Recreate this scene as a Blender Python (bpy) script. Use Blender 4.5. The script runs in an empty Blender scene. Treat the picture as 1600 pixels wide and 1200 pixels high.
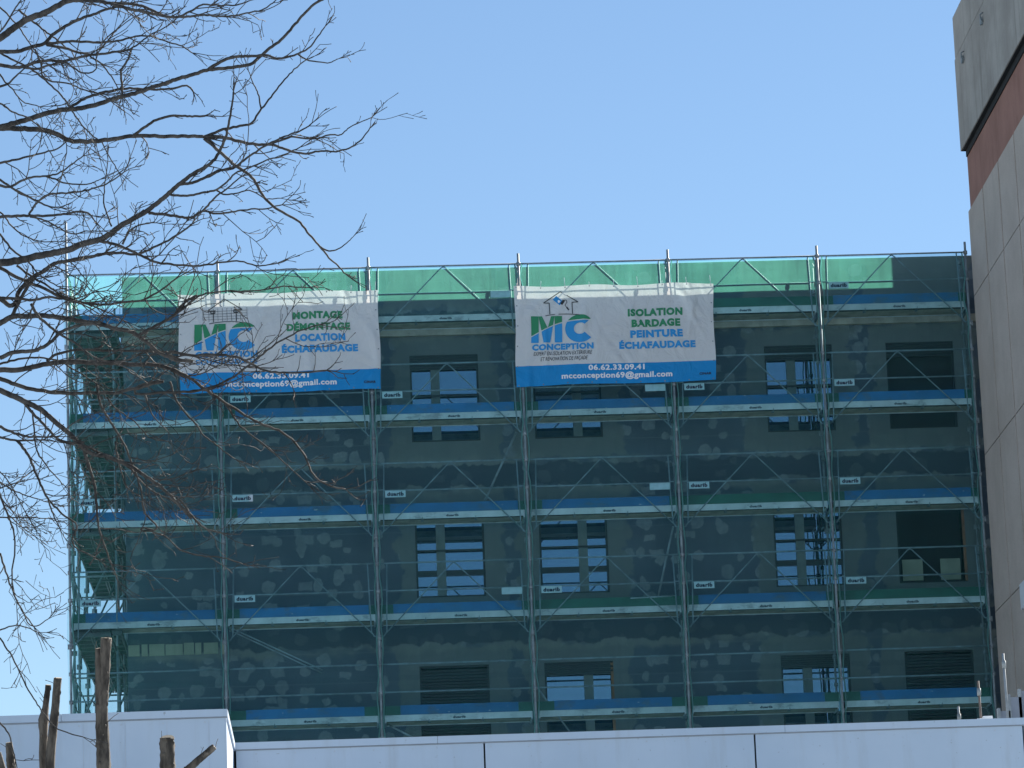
import bpy, math, random
from mathutils import Vector, Matrix
R_ = random.Random(7)
C = bpy.context.scene.collection
SC = bpy.context.scene

# ------------------------------------------------------------------ camera
CAM = Vector((5.157, -74.13, 1.598)); YAW, PITCH, ROLL, F = 0.04886, 0.22896, -0.03862, 6000.0
def cam_axes():
    cy, sy, cp, sp = math.cos(YAW), math.sin(YAW), math.cos(PITCH), math.sin(PITCH)
    f = Vector((sy*cp, cy*cp, sp)); r = Vector((cy, -sy, 0)); u = r.cross(f)
    cr, sr = math.cos(ROLL), math.sin(ROLL)
    return cr*r + sr*u, -sr*r + cr*u, f
AR, AU, AF = cam_axes()
cd = bpy.data.cameras.new('camera'); co = bpy.data.objects.new('camera', cd); C.objects.link(co)
m = Matrix((AR, AU, -AF)).transposed().to_4x4(); m.translation = CAM
co.matrix_world = m
cd.sensor_width = 36; cd.lens = 36*F/1600; cd.clip_start = .5; cd.clip_end = 8000
SC.camera = co
SC.render.resolution_x, SC.render.resolution_y = 1024, 768
def at(x, y, Y):                       # the point in the vertical plane y = Y that the photo shows at (x, y)
    d = F*AF + (x-800)*AR - (y-600)*AU
    return CAM + d*((Y-CAM.y)/d.y)

# ------------------------------------------------------------------ light
SUN_AZ, SUN_EL = math.radians(36.5), math.radians(30.85)
w = bpy.data.worlds.new('World'); SC.world = w; w.use_nodes = True
nt = w.node_tree; bg = nt.nodes['Background']
sky = nt.nodes.new('ShaderNodeTexSky'); sky.sky_type = 'NISHITA'; sky.sun_disc = False
sky.sun_elevation = SUN_EL; sky.sun_rotation = SUN_AZ; sky.altitude = 200; sky.air_density = 1.1
sky.dust_density = 0.0; sky.ozone_density = 3.4
nt.links.new(sky.outputs[0], bg.inputs[0]); bg.inputs[1].default_value = 0.055
sl = bpy.data.lights.new('sun', 'SUN'); so = bpy.data.objects.new('sun', sl); C.objects.link(so)
sl.energy = 5.0; sl.angle = math.radians(.53); sl.color = (1, .95, .86)
sd = Vector((math.sin(SUN_AZ)*math.cos(SUN_EL), math.cos(SUN_AZ)*math.cos(SUN_EL), math.sin(SUN_EL)))
so.rotation_euler = sd.to_track_quat('Z', 'Y').to_euler(); so.location = (40, 60, 60)
SC.view_settings.view_transform = 'Standard'; SC.view_settings.look = 'None'
SC.view_settings.exposure = 1.20; SC.view_settings.gamma = 1
SC.cycles.transparent_max_bounces = 32

# ------------------------------------------------------------------ node helper
class N:
    def __init__(s, name):
        s.m = bpy.data.materials.new(name); s.m.use_nodes = True; s.t = s.m.node_tree
        s.t.nodes.clear(); s.out = s.t.nodes.new('ShaderNodeOutputMaterial')
        s.tc = s.t.nodes.new('ShaderNodeTexCoord')
    def n(s, ty, ins=None, **kw):
        x = s.t.nodes.new('ShaderNode'+ty)
        for k, v in kw.items(): setattr(x, k, v)
        for k, v in (ins or {}).items(): s.set(x.inputs[k], v)
        return x
    def set(s, sock, v):
        if isinstance(v, bpy.types.NodeSocket): s.t.links.new(v, sock)
        elif isinstance(v, (tuple, list)) and len(v) == 3 and sock.type == 'RGBA': sock.default_value = (*v, 1)
        else: sock.default_value = v
    def math(s, op, a, b=0, c=0, clamp=False):
        x = s.n('Math', {0: a, 1: b, 2: c}, operation=op); x.use_clamp = clamp; return x.outputs[0]
    def obj(s): return s.tc.outputs['Object']
    def noise(s, scale, vec=None, detail=4, rough=.55, col=False, dist=0):
        x = s.n('TexNoise', {'Scale': scale, 'Detail': detail, 'Roughness': rough, 'Distortion': dist, 'Vector': vec if vec is not None else s.obj()})
        return x.outputs['Color' if col else 'Fac']
    def mapping(s, scale, vec=None, rot=(0, 0, 0)):
        x = s.n('Mapping', {'Vector': vec if vec is not None else s.obj(), 'Scale': scale, 'Rotation': rot}); return x.outputs[0]
    def ramp(s, fac, a, b): 
        x = s.n('MapRange', {0: fac, 1: a, 2: b}); x.interpolation_type = 'SMOOTHSTEP'; return x.outputs[0]
    def mix(s, fac, a, b):
        x = s.t.nodes.new('ShaderNodeMix'); x.data_type = 'RGBA'
        s.set(x.inputs[0], fac); s.set(x.inputs[6], a); s.set(x.inputs[7], b); return x.outputs[2]
    def bsdf(s, col, rough=.7, metal=0, bump=None, bs=.3, bd=.01, spec=.5):
        p = s.n('BsdfPrincipled', {'Base Color': col, 'Roughness': rough, 'Metallic': metal, 'Specular IOR Level': spec})
        if bump is not None:
            b = s.n('Bump', {'Height': bump, 'Strength': bs, 'Distance': bd}); s.set(p.inputs['Normal'], b.outputs[0])
        s.t.links.new(p.outputs[0], s.out.inputs[0]); return p

def plain(name, col, rough=.6, metal=0, var=.15, scale=3, spec=.5, bump=0, worn=False):
    k = N(name); a = k.noise(scale, detail=5)
    c = k.mix(k.ramp(a, .3, .7), tuple(v*(1-var) for v in col), tuple(v*(1+var) for v in col))
    if worn:                               # each piece a little different, scuffed and splashed
        rn = k.n('ObjectInfo').outputs['Random']
        off = k.n('VectorMath', {0: k.obj(), 1: k.n('CombineXYZ', {0: k.math('MULTIPLY', rn, 37.0), 1: 0.0, 2: k.math('MULTIPLY', rn, 11.0)}).outputs[0]}, operation='ADD').outputs[0]
        c = k.mix(k.math('MULTIPLY', rn, .38), c, tuple(v*.45 for v in col))
        c = k.mix(k.math('MULTIPLY', k.ramp(k.noise(2.2, k.mapping((1, 1, 2), off), detail=6, rough=.7), .52, .66), .5), c, (.10, .105, .105))
        c = k.mix(k.math('MULTIPLY', k.ramp(k.noise(9, k.mapping((1, 1, 1.6), off), detail=3, rough=.5), .70, .74), .7), c, (.55, .55, .53))
    k.bsdf(c, rough, metal, bump=k.noise(scale*12) if bump else None, bs=bump, spec=spec); return k.m

M = {}
M['galv'] = plain('galvanised_steel', (.28, .32, .34), .55, 0, .3, 4)
M['rail'] = plain('weathered_rail_steel', (.22, .255, .28), .6, 0, .25, 5)
M['galv_dull'] = plain('weathered_steel', (.22, .25, .26), .6, 0, .3, 5)
M['deck_white'] = plain('painted_deck_edge', (.66, .68, .68), .5, 0, .15, 2.5, .5, 0, True)
M['blue'] = plain('blue_painted_board', (.018, .15, .36), .5, 0, .15, 2, .5, 0, True)
M['green'] = plain('dark_green_board', (.015, .10, .07), .5, 0, .2, 2)
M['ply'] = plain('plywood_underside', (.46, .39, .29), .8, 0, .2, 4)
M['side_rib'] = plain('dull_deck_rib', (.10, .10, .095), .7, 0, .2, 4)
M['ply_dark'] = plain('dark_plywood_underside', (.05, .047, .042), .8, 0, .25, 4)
M['ink'] = plain('navy_lettering', (.006, .012, .04), .5, 0, 0)
M['plate'] = plain('pale_plate', (.50, .56, .60), .5, 0, .08, 9)

M['frame'] = plain('anthracite_frame', (.018, .022, .026), .45, 0, .1, 5)
M['mullion'] = plain('grey_green_mullion', (.15, .18, .17), .5, 0, .12, 5)
M['orange'] = plain('bare_orange_jamb', (.32, .15, .08), .8, 0, .2, 6)
M['dark'] = plain('painted_room_dark', (.024, .027, .030), .9, 0, .2, 2)  # darkness of an unlit room put into a flat colour
M['board'] = plain('pale_board', (.34, .36, .27), .8, 0, .12, 3)
M['rubber'] = plain('dark_joint_and_shade', (.012, .012, .013), .9, 0, .2, 6)
M['bluedark'] = plain('blue_grey_panel', (.20, .23, .28), .55, .1, .12, 3)
M['white'] = plain('white_paint', (.78, .79, .80), .5, 0, .04, 2)
M['txt_green'] = plain('banner_green_ink', (.018, .23, .10), .6, 0, 0)
M['txt_blue'] = plain('banner_blue_ink', (.014, .27, .60), .6, 0, 0)
M['txt_white'] = plain('banner_white_ink', (.80, .80, .80), .6, 0, 0)
M['txt_black'] = plain('banner_black_ink', (.02, .022, .025), .6, 0, 0)

def mat_pane():
    k = N('window_pane')
    bump = k.n('Bump', {'Height': k.noise(1.3, detail=1), 'Strength': .05, 'Distance': .02})
    g = k.n('BsdfGlossy', {'Color': (.58, .75, 1.0), 'Roughness': .02, 'Normal': bump.outputs[0]})
    d = k.n('BsdfDiffuse', {'Color': (.02, .03, .042)})
    mx = k.n('MixShader', {0: .37, 1: d.outputs[0], 2: g.outputs[0]})
    k.t.links.new(mx.outputs[0], k.out.inputs[0]); return k.m
M['pane'] = mat_pane()

def mat_net(name, cover, col, dcol, tint):
    k = N(name)
    v = k.noise(1.1, k.mapping((1, 1, .35)), detail=4); v2 = k.noise(7, k.mapping((1, 1, .2)), detail=3)
    v3 = k.noise(2.0, k.mapping((6, 1, .35)), detail=5, rough=.7, dist=.6); v4 = k.noise(1.2, k.mapping((.5, 1, 5)), detail=4, rough=.7, dist=.8)
    f = k.math('MULTIPLY_ADD', v, .26, cover-.30); f = k.math('MULTIPLY_ADD', v2, .06, f); f = k.math('MULTIPLY_ADD', v3, .18, f); f = k.math('MULTIPLY_ADD', v4, .10, f)
    zc = k.n('SeparateXYZ', {0: k.obj()}).outputs[2]                  # lapped joins between the rolls
    for zj in (19.05, 16.1, 13.1):
        dz = k.math('ABSOLUTE', k.math('SUBTRACT', k.math('MULTIPLY_ADD', v3, .05, zc), zj)); f = k.math('MULTIPLY_ADD', k.math('SUBTRACT', 1, k.ramp(dz, .045, .06)), .07, f)
    d = k.n('BsdfDiffuse', {'Color': dcol}); t = k.n('BsdfTranslucent', {'Color': col})
    s = k.n('MixShader', {0: .72, 1: d.outputs[0], 2: t.outputs[0]})
    tr = k.n('BsdfTransparent', {'Color': tint})
    mx = k.n('MixShader', {0: f, 1: tr.outputs[0], 2: s.outputs[0]})
    k.t.links.new(mx.outputs[0], k.out.inputs[0]); return k.m
M['net'] = mat_net('green_debris_net', .21, (.22, .84, .62), (.11, .25, .31), (.80, .945, .99))
M['net_side'] = mat_net('pale_green_net', .20, (.25, .80, .70), (.08, .22, .22), (.90, .97, .98))

def mat_hem():
    k = N('net_hem'); d = k.n('BsdfDiffuse', {'Color': (.15, .24, .27)}); t = k.n('BsdfTranslucent', {'Color': (.45, .78, .72)})
    s = k.n('MixShader', {0: .7, 1: d.outputs[0], 2: t.outputs[0]}); k.t.links.new(s.outputs[0], k.out.inputs[0]); return k.m
M['hem'] = mat_hem()
def mat_vinyl(name, col):
    k = N(name)
    ns = k.noise(2.2, k.mapping((1, 1, .8)), detail=6, rough=.6, dist=1.0)
    b = k.n('Bump', {'Height': ns, 'Strength': .9, 'Distance': .09})
    c = k.mix(k.noise(1.5), tuple(x*.93 for x in col), col)
    d = k.n('BsdfPrincipled', {'Base Color': c, 'Roughness': .5, 'Normal': b.outputs[0], 'Specular IOR Level': .3})
    t = k.n('BsdfTranslucent', {'Color': (col[0], col[1]*.95, col[2]*.86)})
    mx = k.n('MixShader', {0: .26, 1: d.outputs[0], 2: t.outputs[0]})
    k.t.links.new(mx.outputs[0], k.out.inputs[0]); return k.m
M['vinyl'] = mat_vinyl('white_banner_vinyl', (.82, .82, .82))
M['vinyl_blue'] = mat_vinyl('blue_banner_vinyl', (.014, .33, .75))

WX = [(6.79, 8.17), (9.27, 10.64), (13.98, 15.36), (16.46, 17.84)]; WZ0, WH, FLOOR = 18.04, 1.79, 3.17
def mat_facade():
    k = N('insulated_facade')
    P = k.obj(); sx = k.n('SeparateXYZ', {0: P}); x, z = sx.outputs[0], sx.outputs[2]
    nz = k.noise(1.6, detail=5, rough=.6); nz2 = k.noise(4.5, detail=4)
    dx = k.math('MULTIPLY_ADD', nz, 1.1, k.math('ADD', x, -.55)); dz = k.math('MULTIPLY_ADD', nz2, .34, k.math('ADD', z, -.17))
    # base insulation boards with thin joints
    base = k.mix(k.ramp(k.noise(.8, detail=6), .3, .7), (.094, .116, .148), (.132, .158, .188))
    jz = k.math('ABSOLUTE', k.math('SUBTRACT', k.math('FRACT', k.math('DIVIDE', z, .6)), .5))
    base = k.mix(k.ramp(jz, .478, .492), base, (.15, .17, .19))
    # adhesive dabs
    rot = k.n('VectorRotate', {'Vector': P, 'Angle': .2}, rotation_type='Y_AXIS')
    pv = k.n('VectorMath', {0: P, 1: k.n('VectorMath', {0: k.noise(5.5, detail=3, col=True), 1: (.15, 0, .15)}, operation='MULTIPLY').outputs[0]}, operation='ADD').outputs[0]
    def dabs(scale, off, keep, rmin, rmax, zs, met='EUCLIDEAN'):
        sp = k.n('SeparateXYZ', {0: pv}); cb = k.n('CombineXYZ', {0: sp.outputs[0], 1: sp.outputs[2], 2: 0.0}).outputs[0]
        vec = k.n('Mapping', {'Vector': cb, 'Location': (off, off*1.7, 0), 'Scale': (1, zs, 1)}).outputs[0]
        v = k.n('TexVoronoi', {'Vector': vec, 'Scale': scale, 'Randomness': .75}, voronoi_dimensions='2D', distance=met)
        sc = k.n('SeparateColor', {0: v.outputs['Color']})
        ex = k.math('GREATER_THAN', sc.outputs[0], keep)
        rad = k.math('MULTIPLY_ADD', sc.outputs[1], rmax-rmin, rmin)
        q = k.math('SUBTRACT', rad, v.outputs['Distance'])
        return k.math('MULTIPLY', k.ramp(q, -.01, .035), ex), sc.outputs[2]
    d1, s1 = dabs(1.85, 0, .16, .14, .29, 1.05); d2, s2 = dabs(1.45, 3.3, .50, .12, .24, 1.6, 'CHEBYCHEV'); d3, s3 = dabs(2.5, 7.7, .66, .14, .29, .65)
    dab = k.math('MAXIMUM', k.math('MAXIMUM', d1, d2), d3)
    dab = k.math('MULTIPLY', dab, k.math('MULTIPLY_ADD', s1, .4, .6))
    dab = k.math('MULTIPLY', dab, k.math('MULTIPLY_ADD', k.ramp(k.noise(9, detail=3), .3, .65), .35, .65))
    # rendered surrounds of the windows
    zr = k.math('SUBTRACT', k.math('MODULO', k.math('ADD', dz, FLOOR*8 - WZ0 + .72), FLOOR), .72)
    sur = None
    for a, b in WX:
        q = k.math('SUBTRACT', k.math('ABSOLUTE', k.math('SUBTRACT', dx, (a+b)/2)), .69)
        sur = q if sur is None else k.math('MINIMUM', sur, q)
    mx = k.math('SUBTRACT', 1, k.ramp(sur, .36, .42))
    mzz = k.math('MULTIPLY', k.ramp(zr, -.42, -.36), k.math('SUBTRACT', 1, k.ramp(zr, 2.12, 2.18)))
    mz = k.math('MULTIPLY', mx, mzz)
    # slab band: dark strip between two ragged mortar smears
    zb = k.math('SUBTRACT', k.math('MODULO', k.math('ADD', z, FLOOR*8 - WZ0), FLOOR), 2.44)
    rag = k.math('MULTIPLY_ADD', k.noise(2.3, k.mapping((1, 1, .6)), detail=6, rough=.65), .5, -.25)
    e = k.math('ADD', k.math('ABSOLUTE', zb), rag)
    band = k.math('SUBTRACT', 1, k.ramp(e, .20, .24))
    smear = k.math('MULTIPLY', k.ramp(e, .19, .24), k.math('SUBTRACT', 1, k.ramp(e, .30, .44)))
    smear = k.math('MULTIPLY', smear, k.ramp(k.noise(1.1, detail=5), .40, .6))
    c = k.mix(dab, base, (.27, .29, .30))
    c = k.mix(k.math('MULTIPLY', mz, .9), c, (.18, .196, .19))
    c = k.mix(k.math('MULTIPLY', band, .75), c, (.070, .086, .106))
    c = k.mix(k.math('MULTIPLY', smear, .8), c, (.24, .245, .225))
    k.bsdf(c, .9, bump=k.math('ADD', dab, k.noise(20)), bs=.3, bd=.01, spec=.2); return k.m
M['facade'] = mat_facade()

def mat_concrete(name, a, b, speck=.25, streak=.3):
    k = N(name)
    c = k.mix(k.ramp(k.noise(.9, detail=7, rough=.65), .3, .7), a, b)
    c = k.mix(k.math('MULTIPLY', k.ramp(k.noise(38, detail=2), .45, .75), speck), c, tuple(x*.45 for x in a))
    st = k.ramp(k.noise(3.2, k.mapping((1, 1, .08)), detail=5, rough=.6), .5, .75)
    c = k.mix(k.math('MULTIPLY', st, streak), c, tuple(x*.5 for x in a))
    k.bsdf(c, .9, bump=k.noise(45, detail=3), bs=.4, bd=.006, spec=.25); return k.m
M['panel'] = mat_concrete('aggregate_concrete', (.51, .42, .35), (.60, .50, .425), .35, .12)
M['cornice'] = mat_concrete('weathered_grey_concrete', (.34, .305, .265), (.45, .41, .36), .15, .6)
M['redband'] = mat_concrete('faded_red_render', (.31, .155, .115), (.40, .205, .155), .1, .25)
M['roofgrey'] = mat_concrete('grey_roofing', (.16, .16, .16), (.22, .22, .22), .2, 0)
M['ground'] = mat_concrete('pale_bounce_ground', (.37, .43, .49), (.43, .49, .55), .1, 0)  # unseen ground, made pale and bluish to bounce light into the shade

def mat_cabin():
    k = N('white_sheet_cladding')
    c = k.mix(k.ramp(k.noise(.7, detail=5), .3, .7), (.53, .61, .71), (.61, .68, .77))
    st = k.ramp(k.noise(5, k.mapping((1, 1, .10)), detail=6, rough=.65), .5, .78)
    c = k.mix(k.math('MULTIPLY', st, .30), c, (.40, .40, .39))
    c = k.mix(k.math('MULTIPLY', k.ramp(k.noise(26, detail=3), .70, .75), .5), c, (.25, .25, .25))
    k.bsdf(c, .45, bump=k.noise(1.2, detail=3), bs=.15, bd=.03, spec=.4); return k.m
M['cabin'] = mat_cabin()

def mat_bark(name, a, b, sc=1):
    k = N(name)
    v = k.noise(22*sc, k.mapping((1, 1, .3)), detail=6, rough=.65)
    c = k.mix(k.ramp(v, .35, .65), a, b)
    lich = k.ramp(k.noise(13*sc, detail=4), .64, .72)
    c = k.mix(k.math('MULTIPLY', lich, .5), c, tuple(x*1.9 for x in b))
    k.bsdf(c, .8, bump=v, bs=.7, bd=.008, spec=.3); return k.m
M['bark'] = mat_bark('dark_twig_bark', (.030, .026, .023), (.092, .080, .070))
M['bark_stump'] = mat_bark('rough_brown_bark', (.040, .032, .026), (.17, .138, .108), .8)
def mat_cut():
    k = N('fresh_cut_wood')
    c = k.mix(k.noise(30), (.42, .33, .22), (.62, .52, .38)); k.bsdf(c, .8); return k.m
M['cut'] = mat_cut()

# ------------------------------------------------------------------ mesh helper
class MB:
    def __init__(s): s.v = []; s.f = []; s.mi = []; s.smooth = []
    def face(s, ids, mi=0, sm=False): s.f.append(ids); s.mi.append(mi); s.smooth.append(sm)
    def quad(s, a, b, c, d, mi=0):
        n = len(s.v); s.v += [tuple(a), tuple(b), tuple(c), tuple(d)]; s.face((n, n+1, n+2, n+3), mi)
    def box(s, x0, x1, y0, y1, z0, z1, mi=0):
        n = len(s.v)
        s.v += [(x0, y0, z0), (x1, y0, z0), (x1, y1, z0), (x0, y1, z0), (x0, y0, z1), (x1, y0, z1), (x1, y1, z1), (x0, y1, z1)]
        for q in ((0, 3, 2, 1), (4, 5, 6, 7), (0, 1, 5, 4), (1, 2, 6, 5), (2, 3, 7, 6), (3, 0, 4, 7)): s.face(tuple(n+i for i in q), mi)
        return s
    def tube(s, pts, radii, seg=8, mi=0, cap=True, capmi=None):
        pts = [Vector(p) for p in pts]
        if not isinstance(radii, (list, tuple)): radii = [radii]*len(pts)
        n0 = len(s.v); ref = None
        for i, p in enumerate(pts):
            t = (pts[min(i+1, len(pts)-1)] - pts[max(i-1, 0)]).normalized()
            if ref is None: ref = t.orthogonal().normalized()
            ref = ref - t*ref.dot(t)
            ref = ref.normalized() if ref.length > 1e-6 else t.orthogonal().normalized()
            q = t.cross(ref)
            for j in range(seg):
                a = 2*math.pi*j/seg
                s.v.append(tuple(p + radii[i]*(math.cos(a)*ref + math.sin(a)*q)))
        for i in range(len(pts)-1):
            for j in range(seg):
                a, b = n0+i*seg+j, n0+i*seg+(j+1) % seg
                s.face((a, b, b+seg, a+seg), mi, True)
        if cap:
            s.face(tuple(n0+j for j in reversed(range(seg))), mi)
            e = n0+(len(pts)-1)*seg
            s.face(tuple(e+j for j in range(seg)), mi if capmi is None else capmi)
        return s
    def add(s, verts, faces, mi=0):
        n = len(s.v); s.v += [tuple(v) for v in verts]
        for f in faces: s.face(tuple(n+i for i in f), mi)
    def mesh(s, name, mats):
        me = bpy.data.meshes.new(name); me.from_pydata(s.v, [], s.f)
        for mm in mats: me.materials.append(M[mm])
        me.polygons.foreach_set('material_index', s.mi); me.polygons.foreach_set('use_smooth', s.smooth)
        me.update(); return me

def link(name, me, parent=None, off=(0, 0, 0)):
    o = bpy.data.objects.new(name, me); C.objects.link(o); o.location = off
    if parent is not None:
        o.parent = parent
        wl = Vector((0, 0, 0)); q = parent
        while q is not None:
            wl = wl + q.location; q = q.parent
        o.matrix_parent_inverse = Matrix.Identity(4)
        o.location = Vector(off) - wl
    return o
# part(): vertices are given relative to `off` (world); parents are only ever translated
def part(name, mb, mats, parent, off=(0, 0, 0)):
    return link(name, mb.mesh(name, mats if isinstance(mats, (list, tuple)) else [mats]), parent, off)
def tag(o, label, cat, group=None):
    o['label'] = label; o['category'] = cat
    if group: o['group'] = group
    return o
def thing(name, loc, label, cat, group=None):
    o = bpy.data.objects.new(name, None); C.objects.link(o); o.location = loc; o.empty_display_size = .3
    return tag(o, label, cat, group)
def structure(name, mb, mat):
    o = part(name, mb, mat, None); o['kind'] = 'structure'; return o

# ------------------------------------------------------------------ text
_txt = {}
def text2d(body, bold=.03, shear=0):
    key = (body, bold, shear)
    if key in _txt: return _txt[key]
    cu = bpy.data.curves.new('lettering', 'FONT'); cu.body = body; cu.offset = bold; cu.shear = shear
    cu.resolution_u = 3; cu.fill_mode = 'FRONT'
    if len(body) > 1: cu.space_character = 1.0 + bold*2.2
    o = bpy.data.objects.new('lettering', cu); C.objects.link(o)
    dg = bpy.context.evaluated_depsgraph_get(); dg.update()
    me = bpy.data.meshes.new_from_object(o.evaluated_get(dg))
    vs = [(v.co.x, v.co.y) for v in me.vertices]; fs = [tuple(p.vertices) for p in me.polygons]
    bpy.data.objects.remove(o); bpy.data.meshes.remove(me); bpy.data.curves.remove(cu)
    _txt[key] = (vs, fs); return vs, fs
def text_fit(body, u0, u1, vtop, vbot, bold=.03, shear=0, cap=None):
    """2-D text scaled to [u0,u1]; `vtop`..`vbot` is the cap height (v grows downward)."""
    vs, fs = text2d(body, bold, shear)
    xs = [p[0] for p in vs]; x0, x1 = min(xs), max(xs)
    hs = [p[1] for p in text2d('H' if cap is None else cap, bold)[0]]; h0, h1 = min(hs), max(hs)
    return [(u0 + (p[0]-x0)/(x1-x0)*(u1-u0), vbot - (p[1]-h0)/(h1-h0)*(vbot-vtop)) for p in vs], fs

# ------------------------------------------------------------------ ground
g = MB(); g.quad((-3000, -3000, 0), (3000, -3000, 0), (3000, 3000, 0), (-3000, 3000, 0)); structure('ground', g, 'ground')

# ------------------------------------------------------------------ building under renovation
FY, BX0, BX1, BY1, PT = 1.25, 1.03, 18.40, 13.0, 21.62
bld = thing('apartment_building', (10, 7, 0), 'dark grey apartment block with patchy unfinished facade behind green netted scaffolding', 'building')
wall = MB()
xs = sorted({BX0, BX1, *[v for p in WX for v in p]}); zs = sorted({0.0, PT, *[WZ0 - FLOOR*r + h for r in range(3) for h in (0, WH)]})
def is_hole(xa, xb, za, zb):
    return any(abs(xa-p[0]) < 1e-4 and abs(xb-p[1]) < 1e-4 for p in WX) and any(abs(za-(WZ0-FLOOR*r)) < 1e-4 and abs(zb-(WZ0-FLOOR*r+WH)) < 1e-4 for r in range(3))
RV = .11
for i in range(len(xs)-1):
    for j in range(len(zs)-1):
        xa, xb, za, zb = xs[i], xs[i+1], zs[j], zs[j+1]
        if is_hole(xa, xb, za, zb):
            wall.quad((xa, FY, za), (xb, FY, za), (xb, FY+RV, za), (xa, FY+RV, za))
            wall.quad((xa, FY, zb), (xa, FY+RV, zb), (xb, FY+RV, zb), (xb, FY, zb))
            wall.quad((xa, FY, za), (xa, FY+RV, za), (xa, FY+RV, zb), (xa, FY, zb))
            wall.quad((xb, FY, za), (xb, FY, zb), (xb, FY+RV, zb), (xb, FY+RV, za))
        else: wall.quad((xa, FY, za), (xb, FY, za), (xb, FY, zb), (xa, FY, zb))
wall.quad((BX0, BY1, 0), (BX0, FY, 0), (BX0, FY, PT), (BX0, BY1, PT))
wall.quad((BX1, FY, 0), (BX1, BY1, 0), (BX1, BY1, PT), (BX1, FY, PT))
wall.quad((BX1, BY1, 0), (BX0, BY1, 0), (BX0, BY1, PT), (BX1, BY1, PT))
T = .22
wall.quad((BX0, FY, PT), (BX1, FY, PT), (BX1-T, FY+T, PT), (BX0+T, FY+T, PT))
wall.quad((BX0, BY1, PT), (BX0, FY, PT), (BX0+T, FY+T, PT), (BX0+T, BY1-T, PT))
wall.quad((BX1, FY, PT), (BX1, BY1, PT), (BX1-T, BY1-T, PT), (BX1-T, FY+T, PT))
wall.quad((BX1, BY1, PT), (BX0, BY1, PT), (BX0+T, BY1-T, PT), (BX1-T, BY1-T, PT))
for a, b in (((BX0+T, FY+T), (BX1-T, FY+T)), ((BX1-T, FY+T), (BX1-T, BY1-T)), ((BX1-T, BY1-T), (BX0+T, BY1-T)), ((BX0+T, BY1-T), (BX0+T, FY+T))):
    wall.quad((*b, 20.9), (*a, 20.9), (*a, PT), (*b, PT))
part('wall', wall, 'facade', bld)
rf = MB(); rf.quad((BX0+T, FY+T, 20.9), (BX1-T, FY+T, 20.9), (BX1-T, BY1-T, 20.9), (BX0+T, BY1-T, 20.9)); part('roof', rf, 'roofgrey', bld)
lg = MB(); lg.box(BX0-.02, BX1-.05, FY-.10, FY-.003, 20.22, 20.37); part('ledge', lg, 'ply', bld)['label'] = 'pale ledge below the parapet'
st = MB()
xx = BX0+.02
for L in (.22, .12, .3, .34, .2, .12, .28, .16):
    st.box(xx, xx+L, FY-.02, FY-.003, 13.87+R_.uniform(-.01, .01), 14.10+R_.uniform(-.015, .01)); xx += L + R_.uniform(.02, .05)
part('render_strip', st, 'board', bld)

def window(col, row, kind):
    xa, xb = WX[col]; za = WZ0 - FLOOR*row; zb = za + WH; y = FY + RV
    fr = MB(); t = .038
    fr.box(xa, xb, y-.06, y+.02, za, za+t); fr.box(xa, xb, y-.06, y+.02, zb-t, zb)
    fr.box(xa, xa+t, y-.06, y+.02, za+t, zb-t); fr.box(xb-t, xb, y-.06, y+.02, za+t, zb-t)
    if kind in ('closed', 'dark', 'boards'):
        wn = part('window', fr, 'frame', bld)
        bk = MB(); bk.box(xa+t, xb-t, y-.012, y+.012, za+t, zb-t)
        if kind == 'dark': part('pane', bk, 'dark', wn)  # opaque dark sheet painted as the shaded room, no glass
    else:
        ml = {0: .33, 1: .60, 2: .35, 3: .5}[col]; xm = xa + (xb-xa)*ml + .05
        wn = part('window', fr, 'frame', bld)
        mu = MB(); mu.box(xm-.09, xm+.09, y-.055, y+.018, za+t, zb-t); part('mullion', mu, 'mullion', wn)
        tr = MB()
        if kind == 'transom':
            tr.box(xa+t, xm-.092, y-.05, y+.015, za+.44, za+.55); tr.box(xm+.092, xb-t, y-.05, y+.015, za+.44, za+.55)
        tr.box(xa+t, xb-t, y-.085, y-.066, za+.93, za+.965)
        part('window_bar', tr, 'frame', wn)
        pn = MB(); pn.quad((xa+t, y, za+t), (xm-.09, y, za+t), (xm-.09, y+.004, zb-t), (xa+t, y+.004, zb-t))
        pn.quad((xm+.09, y+.003, za+t), (xb-t, y, za+t), (xb-t, y+.005, zb-t), (xm+.09, y+.006, zb-t)); part('pane', pn, 'pane', wn)
    if row == 0 and col in (0, 2, 3) or (row == 2 and kind != 'closed'):
        sb = MB(); h = .30 if row == 0 else .26
        for q in range(6): sb.box(xa+.01, xb-.01, y-.105+.004*(q % 2), y-.061, zb-.004-h*(q+1)/6+.006, zb-.004-h*q/6)
        part('shutter_box', sb, 'frame', wn)
    if kind == 'closed':
        sh = MB(); nS = 26
        for q in range(nS): sh.box(xa+t, xb-t, y-.05+.008*(q % 2), y, za+.14+(WH-.2)*q/nS, za+.14+(WH-.2)*(q+1)/nS-.012)
        part('roller_shutter', sh, 'frame' if col == 3 else 'shutter', wn)
        pn = MB(); pn.quad((xa+t, y+.012, za+t), (xb-t, y+.012, za+t), (xb-t, y+.012, za+.16), (xa+t, y+.012, za+.16)); part('pane', pn, 'pane', wn)
    if kind == 'boards':
        bk = MB(); bk.box(xa+t, xb-t, y+.3, y+.32, za+t, zb-t); part('pane', bk, 'dark', wn)  # dark sheet behind the boards, room shade put into its colour
        for (a, b) in ((.09, .50), (.86, 1.26)):
            bo = MB(); bo.box(xa+a, xa+b, y+.02, y+.045, za+.07, za+.50); part('board', bo, 'board', wn)
    if (col, row) in ((1, 2), (3, 1)):
        jb = MB(); jb.box(xb-.055, xb-.002, y-.105, y-.062, za+.02, zb-.02); part('jamb', jb, 'orange', wn)
M['shutter'] = plain('grey_roller_shutter', (.030, .034, .037), .6, 0, .15, 3)
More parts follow.
